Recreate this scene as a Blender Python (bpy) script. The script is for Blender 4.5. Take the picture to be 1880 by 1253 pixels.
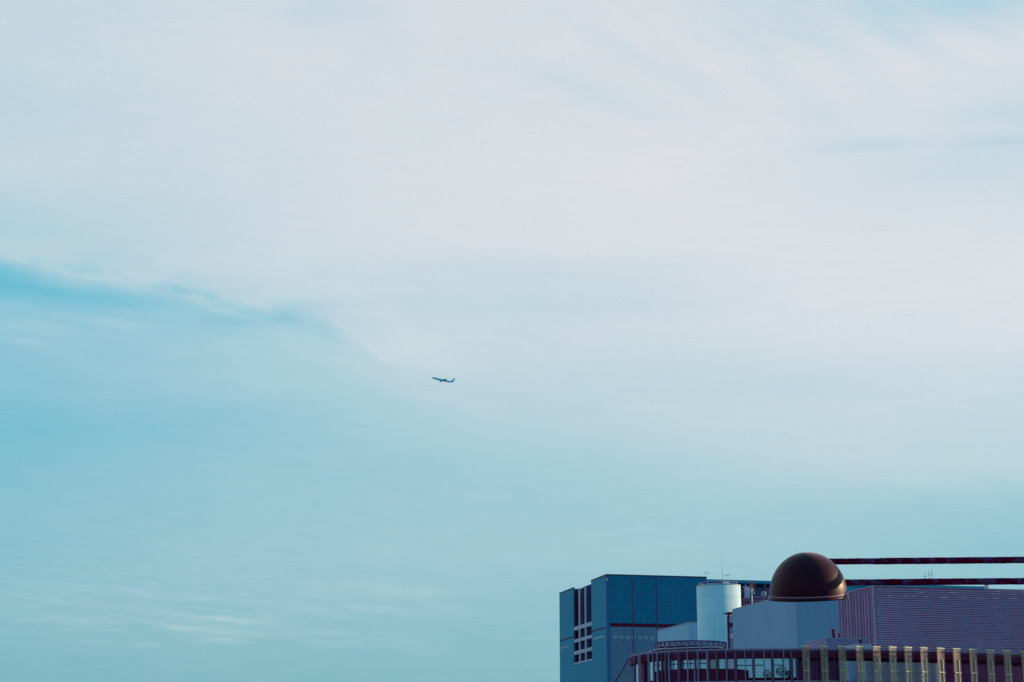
import bpy, bmesh, math, random
import numpy as np
from mathutils import Vector, Matrix
random.seed(7)
for _o in list(bpy.data.objects): bpy.data.objects.remove(_o)
sc = bpy.context.scene
COL = sc.collection
R = math.radians

# ---------------------------------------------------------------- camera
F = 3200.0; PITCH = R(14.1); CAM = Vector((0, 0, 1.6))
cam = bpy.data.cameras.new('camera'); cam_o = bpy.data.objects.new('camera', cam); COL.objects.link(cam_o)
cam.sensor_width = 36; cam.lens = 36 * F / 1880; cam.clip_start = 0.1; cam.clip_end = 60000
cam_o.location = CAM; cam_o.rotation_euler = (R(90) + PITCH, 0, 0); sc.camera = cam_o
fwd = Vector((0, math.cos(PITCH), math.sin(PITCH))); upv = Vector((0, -math.sin(PITCH), math.cos(PITCH)))

def ray(px, py): return fwd * F + Vector((px - 940, 0, 0)) + upv * (626.5 - py)
def at(px, py, Y):
    r = ray(px, py); return CAM + r * (Y / r.y)
def proj(p):
    d = Vector(p) - CAM; z = d.dot(fwd)
    return 940 + d.x / z * F, 626.5 - d.dot(upv) / z * F

# ---------------------------------------------------------------- sun, sky, exposure
SUN_AZ, SUN_EL = 73.0, 14.5
sc.view_settings.view_transform = 'Standard'; sc.view_settings.look = 'None'
sc.view_settings.exposure = 0.322; sc.view_settings.gamma = 1
sl = bpy.data.lights.new('sun', 'SUN'); sl.energy = 5.0; sl.angle = R(0.5); sl.color = (1.0, 0.69, 0.43)
so = bpy.data.objects.new('sun', sl); COL.objects.link(so)
sd = Vector((math.sin(R(SUN_AZ)) * math.cos(R(SUN_EL)), math.cos(R(SUN_AZ)) * math.cos(R(SUN_EL)), math.sin(R(SUN_EL))))
so.rotation_euler = sd.to_track_quat('Z', 'Y').to_euler(); so.location = (0, 0, 60)

def lin(c):
    return [(x / 255 / 12.92 if x <= 10.3 else ((x / 255 + 0.055) / 1.055) ** 2.4) for x in c]

class NB:
    """small helper that writes shader maths as expressions"""
    def __init__(s, nt): s.nt = nt
    def new(s, t): return s.nt.nodes.new(t)
    def put(s, sock, v):
        if hasattr(v, 'is_output'): s.nt.links.new(v, sock)
        else: sock.default_value = v
    def m(s, op, a, b=0.0, c=0.0, clamp=False):
        n = s.new('ShaderNodeMath'); n.operation = op; n.use_clamp = clamp
        s.put(n.inputs[0], a); s.put(n.inputs[1], b); s.put(n.inputs[2], c); return n.outputs[0]
    def add(s, a, b): return s.m('ADD', a, b)
    def sub(s, a, b): return s.m('SUBTRACT', a, b)
    def mul(s, a, b): return s.m('MULTIPLY', a, b)
    def mad(s, a, b, c): return s.m('MULTIPLY_ADD', a, b, c)
    def rng(s, v, a, b, c=0.0, d=1.0, smooth=True):
        n = s.new('ShaderNodeMapRange'); n.interpolation_type = 'SMOOTHSTEP' if smooth else 'LINEAR'
        s.put(n.inputs[0], v)
        for i, x in enumerate((a, b, c, d)): n.inputs[i + 1].default_value = x
        return n.outputs[0]
    def xyz(s, x, y, z=0.0):
        n = s.new('ShaderNodeCombineXYZ')
        for i, v in enumerate((x, y, z)): s.put(n.inputs[i], v)
        return n.outputs[0]
    def noise(s, vec, scale, detail=4, rough=0.55, dist=0.0):
        n = s.new('ShaderNodeTexNoise'); s.put(n.inputs['Vector'], vec); n.inputs['Scale'].default_value = scale
        n.inputs['Detail'].default_value = detail; n.inputs['Roughness'].default_value = rough
        n.inputs['Distortion'].default_value = dist; return s.sub(n.outputs['Fac'], 0.5)
    def curve(s, v, xs, ys):
        lo, hi = float(min(ys)), float(max(ys)); span = max(hi - lo, 1e-6)
        n = s.new('ShaderNodeFloatCurve'); c = n.mapping.curves[0]; n.mapping.use_clip = False
        pts = list(zip(xs, [(y - lo) / span for y in ys]))
        c.points[0].location = pts[0]; c.points[1].location = pts[-1]
        for p in pts[1:-1]: c.points.new(float(p[0]), float(p[1]))
        n.mapping.update(); s.put(n.inputs['Value'], v); n.inputs['Factor'].default_value = 1
        return s.mad(n.outputs[0], span, lo)
    def mix(s, f, a, b):
        n = s.new('ShaderNodeMix'); n.data_type = 'RGBA'; s.put(n.inputs[0], f)
        for sock, v in ((n.inputs[6], a), (n.inputs[7], b)):
            s.put(sock, v if hasattr(v, 'is_output') else (*v, 1.0)[:4])
        return n.outputs[2]

# sky colours seen in the air, by height and bearing: rows of (y, [(x, rgb) ...])
SKY = [
 (0, [(0,(197,218,222)),(240,(200,215,225)),(470,(208,218,228)),(600,(199,219,226)),(800,(214,222,230)),(940,(212,222,230)),(1200,(213,222,230)),(1400,(200,218,226)),(1550,(196,215,228)),(1800,(186,213,226)),(1880,(197,216,226))]),
 (100, [(0,(194,214,222)),(100,(197,218,223)),(300,(206,216,226)),(500,(213,221,227)),(700,(210,220,230)),(940,(211,221,230)),(1250,(217,221,226)),(1480,(211,220,229)),(1600,(212,220,228)),(1880,(214,221,228))]),
 (200, [(0,(190,209,222)),(200,(196,216,224)),(400,(206,216,226)),(550,(210,218,225)),(800,(214,221,228)),(1150,(213,221,228)),(1400,(218,220,226)),(1550,(210,219,228)),(1700,(214,222,229)),(1880,(200,217,224))]),
 (300, [(0,(197,215,221)),(200,(198,219,223)),(500,(205,217,226)),(700,(214,221,226)),(1000,(217,221,224)),(1200,(221,225,227)),(1450,(214,220,228)),(1700,(200,217,225)),(1880,(202,218,225))]),
 (400, [(0,(178,211,222)),(200,(189,208,224)),(400,(197,216,222)),(600,(210,217,226)),(940,(217,222,225)),(1300,(218,222,224)),(1880,(213,220,229))]),
 (440, [(0,(178,209,221)),(200,(189,208,222)),(400,(197,216,222)),(600,(208,217,226)),(940,(217,222,225)),(1300,(219,223,225)),(1880,(217,222,226))]),
 (500, [(0,(122,200,224)),(100,(165,208,222)),(200,(178,208,222)),(400,(196,215,222)),(600,(202,216,223)),(800,(199,217,223)),(940,(201,216,226)),(1200,(206,218,226)),(1500,(219,223,226)),(1880,(220,224,226))]),
 (540, [(0,(128,200,222)),(200,(132,203,222)),(300,(146,206,222)),(400,(180,211,223)),(600,(199,216,223)),(800,(198,217,223)),(940,(198,216,224)),(1200,(202,217,225)),(1500,(218,222,225)),(1880,(219,223,226))]),
 (580, [(0,(148,203,216)),(200,(148,203,216)),(400,(150,205,222)),(550,(164,208,225)),(700,(198,215,222)),(940,(197,216,223)),(1200,(203,217,225)),(1500,(215,221,224)),(1880,(218,222,225))]),
 (620, [(0,(141,201,218)),(200,(150,203,218)),(400,(162,206,222)),(600,(176,209,220)),(750,(206,216,226)),(940,(199,216,225)),(1200,(206,216,224)),(1500,(212,219,222)),(1880,(216,221,224))]),
 (700, [(0,(136,197,214)),(300,(155,202,220)),(600,(172,208,216)),(850,(188,211,222)),(1100,(194,213,220)),(1500,(196,214,222)),(1800,(205,215,222)),(1880,(203,214,222))]),
 (780, [(0,(125,190,210)),(200,(134,192,211)),(400,(142,197,212)),(600,(160,202,212)),(900,(180,207,218)),(1200,(191,211,218)),(1600,(200,212,220)),(1880,(193,212,220))]),
 (860, [(0,(132,190,208)),(300,(146,196,212)),(500,(153,198,213)),(800,(163,201,210)),(1000,(164,204,214)),(1200,(175,206,216)),(1500,(188,210,220)),(1880,(188,209,220))]),
 (940, [(0,(139,192,208)),(300,(147,196,212)),(600,(155,200,212)),(900,(160,203,212)),(1200,(160,203,214)),(1500,(163,204,214)),(1880,(152,200,214))]),
 (1020, [(0,(137,190,206)),(400,(156,199,206)),(800,(162,200,208)),(1200,(162,202,211)),(1500,(155,200,211)),(1880,(145,195,210))]),
 (1100, [(0,(142,190,205)),(400,(146,195,208)),(800,(145,196,209)),(1000,(146,196,208)),(1880,(146,196,208))]),
 (1170, [(0,(134,187,200)),(300,(141,190,204)),(700,(138,190,206)),(1880,(140,192,206))]),
 (1253, [(0,(124,183,195)),(400,(132,186,198)),(940,(134,185,200)),(1880,(136,188,202))]),
 (1431, [(0,(118,176,190)),(1880,(130,182,194))]),
]
def sky_target(px, py):
    rows = [np.array([np.interp(px, [p[0] for p in r[1]], [p[1][k] for p in r[1]]) for k in range(3)]) for r in SKY]
    ys = [r[0] for r in SKY]
    return np.array([np.interp(py, ys, [r[k] for r in rows]) for k in range(3)])
# clear-air radiance of the Nishita sky (strength 0.1) over the view, for the fit below
NX = [0, 460, 920, 1380, 1840]; NY = [0, 240, 480, 720, 960, 1200]
NT = np.array([[[.125,.182,.285],[.125,.189,.285],[.13,.202,.302],[.148,.227,.335],[.176,.258,.38]],
 [[.136,.211,.305],[.139,.212,.312],[.15,.227,.332],[.17,.253,.366],[.201,.291,.412]],
 [[.162,.247,.339],[.165,.248,.347],[.178,.265,.368],[.202,.294,.404],[.237,.336,.453]],
 [[.203,.297,.376],[.206,.299,.384],[.221,.318,.407],[.249,.352,.445],[.292,.4,.496]],
 [[.267,.365,.397],[.272,.368,.408],[.291,.39,.431],[.327,.43,.47],[.38,.486,.52]],
 [[.358,.412,.339],[.371,.422,.348],[.398,.45,.369],[.446,.494,.399],[.516,.555,.439]]])
def nishita_at(px, py):
    return np.array([np.interp(py, NY, [np.interp(px, NX, NT[j, :, k]) for j in range(6)]) for k in range(3)])

CLOUD = np.array(lin((224, 231, 236))); VEIL = 0.86      # how much of the blue the high veil of cirrus covers
HAZE_EL = [0, 4, 9, 14, 19, 26]
HAZE_C = [(92,176,190), (98,181,199), (104,190,209), (100,198,222), (88,203,234), (88,203,234)]
def haze_at(el): return np.array([np.interp(el, HAZE_EL, [lin(c)[k] for c in HAZE_C]) for k in range(3)])
U0, U1, V0, V1 = -18.0, 18.0, 0.0, 27.0
def dir_px(u, v):
    u, v = R(u), R(v); d = Vector((math.sin(u) * math.cos(v), math.cos(u) * math.cos(v), math.sin(v)))
    z = d.dot(fwd); return 940 + d.x / z * F, 626.5 - d.dot(upv) / z * F
def px_dir(px, py):
    r = ray(px, py).normalized(); return math.degrees(math.atan2(r.x, r.y)), math.degrees(math.asin(r.z))
# lower edge of the big white cloud bank (bearing, height)
EDGE_PX = [(-40,462,.50),(0,468,.52),(100,482,.48),(180,498,.44),(320,533,.42),(500,567,.40),(590,590,.36),(640,618,.20),(750,680,.13),(830,698,.07),(950,716,.05),(1100,735,0)]
EDGE = [(*px_dir(x, y), a) for x, y, a in EDGE_PX]
def edge_fn(u, v):
    e = np.interp(u, [p[0] for p in EDGE], [p[1] for p in EDGE]); a = np.interp(u, [p[0] for p in EDGE], [p[2] for p in EDGE])
    d = v - e; s = 1 - min(max((d + .22) / .44, 0), 1); return -a * s * math.exp(min(d, 0) / 1.1)
NU, NV = 37, 46
gu = np.linspace(U0, U1, NU); gv = np.linspace(V0, V1, NV); C = np.zeros((NV, NU))
for j, v in enumerate(gv):
    for i, u in enumerate(gu):
        px, py = dir_px(u, v)
        t = np.array(lin(sky_target(min(max(px, 0), 1880), min(max(py, 0), 1431))))
        b = VEIL * haze_at(v) + (1 - VEIL) * nishita_at(px, py); dcl = VEIL * CLOUD - VEIL * haze_at(v)
        C[j, i] = float((t - b).dot(dcl) / dcl.dot(dcl)) - edge_fn(u, v)
Us, Ss, Vt = np.linalg.svd(C, full_matrices=False)

w = bpy.data.worlds.new('World'); sc.world = w; w.use_nodes = True; nt = w.node_tree; nb = NB(nt)
bg = nt.nodes['Background']; bg.inputs[1].default_value = 0.08
sky = nb.new('ShaderNodeTexSky'); sky.sky_type = 'NISHITA'; sky.sun_disc = False
sky.sun_elevation = R(SUN_EL); sky.sun_rotation = R(SUN_AZ)
tc = nb.new('ShaderNodeTexCoord'); sp = nb.new('ShaderNodeSeparateXYZ'); nt.links.new(tc.outputs['Generated'], sp.inputs[0])
X, Y, Z = sp.outputs
az = nb.mul(nb.m('ARCTAN2', X, Y), 180 / math.pi); el = nb.mul(nb.m('ARCSINE', Z), 180 / math.pi)
# drifting, wind-drawn warp of the cloud layer
wv = nb.xyz(nb.mul(az, 0.22), nb.mad(az, 0.25, el))
wu = nb.mul(nb.noise(wv, 0.9, 4), 1.7); wn = nb.mul(nb.noise(nb.xyz(nb.mad(az, 0.16, 9.0), nb.mad(az, 0.2, el)), 1.1, 6, 0.6), 0.55)
au = nb.add(az, wu); av = nb.add(el, wn)
tu = nb.m('DIVIDE', nb.sub(au, U0), U1 - U0, clamp=True); tv = nb.m('DIVIDE', nb.sub(av, V0), V1 - V0, clamp=True)
cov = None
for k in range(9):
    a = nb.curve(tu, np.linspace(0, 1, NU), Vt[k]); b = nb.curve(tv, np.linspace(0, 1, NV), Us[:, k] * Ss[k])
    t = nb.mul(a, b); cov = t if cov is None else nb.add(cov, t)
# the sharp edge of the bank
eu = nb.m('DIVIDE', nb.sub(az, U0), U1 - U0, clamp=True)
eh = nb.curve(eu, [0] + [(p[0] - U0) / (U1 - U0) for p in EDGE] + [1], [EDGE[0][1]] + [p[1] for p in EDGE] + [EDGE[-1][1]])
ea = nb.curve(eu, [0] + [(p[0] - U0) / (U1 - U0) for p in EDGE] + [1], [EDGE[0][2]] + [p[2] for p in EDGE] + [0])
rag = nb.mul(nb.noise(nb.xyz(nb.mul(az, 0.55), nb.mad(az, 0.22, el)), 1.5, 4, 0.5), 0.85)
d = nb.add(nb.sub(el, eh), rag)
stp = nb.rng(d, -0.36, 0.26, 1, 0)
fal = nb.m('EXPONENT', nb.m('DIVIDE', nb.m('MINIMUM', d, 0.0), 1.1))
cov = nb.sub(cov, nb.mul(nb.mul(stp, fal), ea))
# thin brushed streaks along the bank's edge, long tails inside the veil
def blob(px, py, sx, sy, deg, amp):
    """soft streak centred on a bearing/height; sx, sy in photo-degrees/100, tilted by deg"""
    global cov
    u, v = px_dir(px, py); k = math.degrees(1 / F); c, s = math.cos(R(deg)), math.sin(R(deg))
    du, dv = nb.sub(az2, u), nb.sub(el2, v)
    p = nb.m('MULTIPLY_ADD', du, c / (sx * k), nb.mul(dv, -s / (sx * k))); q = nb.m('MULTIPLY_ADD', du, s / (sy * k), nb.mul(dv, c / (sy * k)))
    r2 = nb.add(nb.mul(p, p), nb.mul(q, q)); cov = nb.mad(nb.m('EXPONENT', nb.mul(r2, -0.5)), amp, cov)
az2 = nb.add(az, nb.mul(nb.noise(nb.xyz(az, nb.mul(el, 1.6)), 0.9, 5, 0.6), 0.7))
el2 = nb.add(el, nb.mul(nb.noise(nb.xyz(nb.mul(az, 0.8), nb.mad(el, 1.6, 30.0)), 0.9, 5, 0.6), 0.4))
for b in [(190,547,170,15,6,-.12),(60,532,110,15,3,-.05),(480,582,110,9,8,-.09),(1210,125,110,14,27,-.10),(1090,170,95,15,18,-.12),(1390,90,50,16,30,-.08),(1500,75,80,14,18,-.12),(1640,45,70,20,35,-.14),
          (1420,145,35,10,25,-.06),(1590,268,75,8,0,-.16),(1860,258,60,7,0,-.16),(1500,212,60,12,8,-.07),(1790,210,70,14,0,-.08),
          (1780,8,90,14,5,-.12),(1600,95,90,16,28,.07),(1720,60,110,14,20,.07),(1500,130,60,22,40,.05),(1790,95,70,20,15,.05),
          (1660,230,120,14,6,.05),(1000,85,80,12,-10,.03),(1190,330,60,16,0,.04),(560,22,90,12,0,-.06),(60,120,60,20,20,.03),
          (340,1153,36,4,4,.20),(110,1102,70,3,6,.05),(250,1116,60,3,7,.06),(400,1136,70,3,5,.07),(235,1141,40,3,2,.08),(150,1141,30,3,2,.07),(560,1090,60,5,4,.06),(690,1118,60,4,5,.08),(620,1165,70,4,3,.08),(720,700,120,12,14,.05),(430,1138,60,4,4,.16),(450,1160,55,6,2,.12),(215,1118,80,3,7,.05),(410,1176,28,4,2,.13),
          (120,1140,60,10,4,.06),(560,1120,50,7,4,.09),(730,1085,90,9,3,.12),(270,1185,20,3,0,.10),(170,1180,18,3,0,.10),
          (610,1183,40,4,2,.07),(740,1185,55,9,2,.06),(800,1120,110,8,4,.05),(330,1095,90,6,3,.06),(150,1080,70,5,3,.05),
          (60,605,55,9,4,.10),(210,592,60,6,3,.09),(50,628,40,5,2,.10),(225,566,60,7,3,.08),(60,488,70,6,8,.16),(160,508,80,6,10,.13),
          (300,540,70,6,9,.13),(430,575,60,5,9,.10),(760,640,80,22,28,.06),(690,655,60,14,25,.05),(1400,600,120,30,22,.03)]:
    blob(*b)
# fine fibres
f1 = nb.noise(nb.xyz(nb.mul(az, 0.35), nb.mad(az, 0.16, nb.mul(el, 2.2))), 1.6, 7, 0.6, 0.3)
f2 = nb.noise(nb.xyz(nb.mad(az, 0.5, nb.mul(el, 0.3)), nb.mad(az, 1.1, nb.mul(el, 2.0))), 1.0, 6, 0.55, 0.4)
top = nb.mul(nb.rng(el, 18, 23), nb.rng(az, 0, 7)); low = nb.mul(nb.rng(el, 7.6, 6.2), nb.rng(el, 3.6, 4.8))
cov = nb.mad(f1, 0.15, cov); cov = nb.mad(nb.mul(f2, top), 0.22, cov)
f3 = nb.noise(nb.xyz(nb.mul(az, 0.7), nb.mad(az, 0.35, nb.mul(el, 6.0))), 1.5, 6, 0.65, 0.2)
cov = nb.mad(nb.mul(nb.rng(f3, 0.0, 0.3), low), nb.rng(az, 2, -9, 0.02, 0.20), cov)
hn = nb.noise(nb.xyz(nb.mul(az, 0.4), el), 0.55, 4)                # faint rose / green variation of the veil
ht = nb.new('ShaderNodeValToRGB'); nb.put(ht.inputs[0], nb.m('DIVIDE', el, 26.0, clamp=True)); cr = ht.color_ramp
for i, (e, c) in enumerate(zip(HAZE_EL, HAZE_C)):
    elt = cr.elements[i] if i < 2 else cr.elements.new(0.5)
    elt.position = e / 26; elt.color = (*lin(c), 1)
cov = nb.m('MINIMUM', nb.m('MAXIMUM', cov, -0.12), 1.12)
# cloud bank ahead; overhead and behind, a thin blue veil added for fill light
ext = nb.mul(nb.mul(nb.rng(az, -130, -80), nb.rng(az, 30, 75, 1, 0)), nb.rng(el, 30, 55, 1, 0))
cov = nb.mul(nb.mad(nb.rng(az, -24, -55), 0.55, cov), ext)  # extra cloud out of view at left, added to brighten left-facing walls
mxn = nb.new('ShaderNodeVectorMath'); mxn.operation = 'SCALE'   # veil = haze + cov * (cloud - haze), unclamped
dif = nb.new('ShaderNodeVectorMath'); dif.operation = 'SUBTRACT'; dif.inputs[0].default_value = tuple(CLOUD); nb.put(dif.inputs[1], ht.outputs[0])
nb.put(mxn.inputs[0], dif.outputs[0]); nb.put(mxn.inputs['Scale'], cov)
vs = nb.new('ShaderNodeVectorMath'); vs.operation = 'ADD'; nb.put(vs.inputs[0], ht.outputs[0]); nb.put(vs.inputs[1], mxn.outputs[0])
tn = nb.new('ShaderNodeVectorMath'); tn.operation = 'MULTIPLY'; nb.put(tn.inputs[0], vs.outputs[0])
nb.put(tn.inputs[1], nb.xyz(nb.mad(hn, 0.03, 1.0), nb.mad(hn, -0.035, 1.0), nb.mad(hn, 0.04, 1.0)))
v10 = nb.new('ShaderNodeVectorMath'); v10.operation = 'SCALE'; nb.put(v10.inputs[0], tn.outputs[0]); v10.inputs['Scale'].default_value = 10.0
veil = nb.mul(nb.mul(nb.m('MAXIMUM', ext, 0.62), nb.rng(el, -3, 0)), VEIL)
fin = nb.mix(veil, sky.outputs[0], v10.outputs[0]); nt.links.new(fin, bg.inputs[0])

# ================================================================ helpers for geometry and materials
def tag(o, label=None, cat=None, group=None, kind=None):
    for k, v in (('label', label), ('category', cat), ('group', group), ('kind', kind)):
        if v: o[k] = v
    return o
def thing(name, loc, label, cat, rz=0.0, group=None):
    o = bpy.data.objects.new(name, None); COL.objects.link(o); o.location = loc; o.rotation_euler = (0, 0, rz)
    o.empty_display_size = 0.5
    return tag(o, label, cat, group)
class MB:
    def __init__(s): s.bm = bmesh.new()
    def box(s, x0, x1, y0, y1, z0, z1):
        v = [s.bm.verts.new(p) for p in ((x0,y0,z0),(x1,y0,z0),(x1,y1,z0),(x0,y1,z0),(x0,y0,z1),(x1,y0,z1),(x1,y1,z1),(x0,y1,z1))]
        for f in ((3,2,1,0),(4,5,6,7),(0,1,5,4),(1,2,6,5),(2,3,7,6),(3,0,4,7)): s.bm.faces.new([v[i] for i in f])
        return s
    def prism(s, pts, z0, z1):
        """pts counter-clockwise seen from above; z1 may be a list (one height per point)"""
        n = len(pts); zz = z1 if isinstance(z1, (list, tuple)) else [z1] * n
        a = [s.bm.verts.new((p[0], p[1], z0)) for p in pts]; b = [s.bm.verts.new((p[0], p[1], z)) for p, z in zip(pts, zz)]
        s.bm.faces.new(a[::-1]); s.bm.faces.new(b)
        for i in range(n): s.bm.faces.new((a[i], a[(i + 1) % n], b[(i + 1) % n], b[i]))
        return s
    def bar(s, p, q, r, n=8, r2=None, smooth=True):
        p, q = Vector(p), Vector(q); r2 = r if r2 is None else r2
        d = (q - p).normalized(); a = d.orthogonal().normalized(); b = d.cross(a)
        ring = [[s.bm.verts.new(c + (a * math.cos(t) + b * math.sin(t)) * rr) for t in [2 * math.pi * i / n for i in range(n)]] for c, rr in ((p, r), (q, r2))]
        for i in range(n):
            f = s.bm.faces.new((ring[0][i], ring[0][(i + 1) % n], ring[1][(i + 1) % n], ring[1][i])); f.smooth = smooth
        s.bm.faces.new(ring[0][::-1]); s.bm.faces.new(ring[1]); return s
    def path(s, pts, r, n=8):
        for a, b in zip(pts[:-1], pts[1:]): s.bar(a, b, r, n)
        return s
    def lathe(s, prof, n=64, cx=0, cy=0, cap=True, a0=0.0, a1=2 * math.pi):
        full = abs(a1 - a0 - 2 * math.pi) < 1e-6; m = n if full else n + 1
        rings = [[s.bm.verts.new((cx + r * math.cos(a0 + (a1 - a0) * i / n), cy + r * math.sin(a0 + (a1 - a0) * i / n), z)) for i in range(m)] for r, z in prof]
        for k in range(len(prof) - 1):
            for i in range(n):
                j = (i + 1) % m; f = s.bm.faces.new((rings[k][i], rings[k][j], rings[k + 1][j], rings[k + 1][i])); f.smooth = True
        if cap and full:
            s.bm.faces.new(rings[0][::-1]); s.bm.faces.new(rings[-1])
        return s
    def strip(s, pts, z0, z1, t=0.12):
        """a wall of thickness t (towards the back) following a plan polyline"""
        out = offset(pts, t)
        for (a, b, c, d) in zip(pts[:-1], pts[1:], out[1:], out[:-1]): s.prism([a, b, c, d], z0, z1)
        bmesh.ops.remove_doubles(s.bm, verts=s.bm.verts, dist=1e-4); return s
    def ball(s, c, r, sub=2, sq=(1, 1, 1)):
        g = bmesh.ops.create_icosphere(s.bm, subdivisions=sub, radius=r)
        for v in g['verts']: v.co = Vector((v.co.x * sq[0], v.co.y * sq[1], v.co.z * sq[2])) + Vector(c)
        return s
    def build(s, name, mat, parent=None, smooth=False, bevel=0):
        me = bpy.data.meshes.new(name)
        if not s.bm.is_valid: raise RuntimeError(name)
        bmesh.ops.recalc_face_normals(s.bm, faces=s.bm.faces); s.bm.to_mesh(me); s.bm.free(); me.materials.append(mat)
        if smooth:
            for p in me.polygons: p.use_smooth = True
        o = bpy.data.objects.new(name, me); COL.objects.link(o)
        if parent: o.parent = parent
        if bevel:
            b = o.modifiers.new('bevel', 'BEVEL'); b.width = bevel; b.segments = 2; b.limit_method = 'ANGLE'
        return o
def offset(pts, t):
    """plan polyline moved by t to its left (to the back when it runs left to right)"""
    out = []
    for i, p in enumerate(pts):
        a = pts[max(i - 1, 0)]; b = pts[min(i + 1, len(pts) - 1)]; d = Vector((b[0] - a[0], b[1] - a[1])).normalized()
        out.append((p[0] - d.y * t, p[1] + d.x * t))
    return out

def mat(name, col, rough=0.6, metal=0.0, spec=0.5, var=0.12, nscale=0.8, bump=0.0, bscale=6.0, stretch=(1, 1, 1), panel=None, cyl=None, trans=0.0, coat=0.0, tile=0.0, tint=None, col2=None, clear=0.0, sheen=0.0):
    m = bpy.data.materials.new(name); m.use_nodes = True; nt = m.node_tree; n = NB(nt); bs = nt.nodes['Principled BSDF']
    tcn = n.new('ShaderNodeTexCoord'); mp = n.new('ShaderNodeMapping'); nt.links.new(tcn.outputs['Object'], mp.inputs[0]); mp.inputs['Scale'].default_value = stretch
    no = n.noise(mp.outputs[0], nscale, 5, 0.6)
    big = n.noise(mp.outputs[0], nscale * 0.18, 2, 0.5)
    f = n.add(n.mul(no, var * 2), n.mad(big, var * 2, 1.0))
    base = (*col, 1)
    if panel:
        pw, ph, sw, seam = panel
        s3 = n.new('ShaderNodeSeparateXYZ'); nt.links.new(tcn.outputs['Object'], s3.inputs[0])
        if cyl: u = n.mul(n.m('ARCTAN2', s3.outputs[1], s3.outputs[0]), cyl)
        else: u = n.add(s3.outputs[0], s3.outputs[1])
        fu = n.m('DIVIDE', u, pw); fv = n.m('DIVIDE', s3.outputs[2], ph)
        du = n.m('PINGPONG', fu, 0.5); dv = n.m('PINGPONG', fv, 0.5)
        su = n.m('LESS_THAN', du, sw / pw); sv = n.m('LESS_THAN', dv, sw * 1.1 / ph)
        se = n.m('MAXIMUM', su, sv)
        wn = n.new('ShaderNodeTexWhiteNoise'); wn.noise_dimensions = '2D'
        nt.links.new(n.xyz(n.m('FLOOR', n.add(fu, 0.0)), n.m('FLOOR', fv)), wn.inputs['Vector'])
        f = n.mul(f, n.mad(n.sub(wn.outputs['Value'], 0.5), tile * 2, 1.0))
        sc_ = n.new('ShaderNodeVectorMath'); sc_.operation = 'SCALE'; sc_.inputs[0].default_value = col; nt.links.new(f, sc_.inputs['Scale'])
        nt.links.new(n.mix(se, sc_.outputs[0], (*seam, 1)), bs.inputs['Base Color'])
        rr = n.mad(n.sub(wn.outputs['Value'], 0.5), 0.08, rough); nt.links.new(rr, bs.inputs['Roughness'])
    else:
        sc_ = n.new('ShaderNodeVectorMath'); sc_.operation = 'SCALE'; sc_.inputs[0].default_value = col; nt.links.new(f, sc_.inputs['Scale'])
        nt.links.new(sc_.outputs[0] if not col2 else n.mix(n.rng(no, -.02, .10), sc_.outputs[0], col2), bs.inputs['Base Color'])
        nt.links.new(n.mad(no, 0.25, rough), bs.inputs['Roughness'])
    bs.inputs['Metallic'].default_value = metal; bs.inputs['Specular IOR Level'].default_value = spec
    if sheen: bs.inputs['Sheen Weight'].default_value = sheen; bs.inputs['Sheen Roughness'].default_value = 0.35; bs.inputs['Sheen Tint'].default_value = (.95, .8, 1.0, 1)
    if tint: bs.inputs['Specular Tint'].default_value = (*tint, 1)
    if coat: bs.inputs['Coat Weight'].default_value = coat; bs.inputs['Coat Roughness'].default_value = 0.12
    if bump:
        b = n.new('ShaderNodeBump'); b.inputs['Strength'].default_value = bump; b.inputs['Distance'].default_value = 0.05
        nt.links.new(n.noise(mp.outputs[0], bscale, 4, 0.6), b.inputs['Height']); nt.links.new(b.outputs[0], bs.inputs['Normal'])
    if trans:
        tr = n.new('ShaderNodeBsdfTranslucent'); nt.links.new(sc_.outputs[0], tr.inputs[0]); mx = n.new('ShaderNodeMixShader'); mx.inputs[0].default_value = trans
        nt.links.new(bs.outputs[0], mx.inputs[1]); nt.links.new(tr.outputs[0], mx.inputs[2]); nt.links.new(mx.outputs[0], nt.nodes['Material Output'].inputs[0])
    if clear:
        tr = n.new('ShaderNodeBsdfTransparent'); mx = n.new('ShaderNodeMixShader'); mx.inputs[0].default_value = clear
        nt.links.new(bs.outputs[0], mx.inputs[1]); nt.links.new(tr.outputs[0], mx.inputs[2]); nt.links.new(mx.outputs[0], nt.nodes['Material Output'].inputs[0])
    return m

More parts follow.
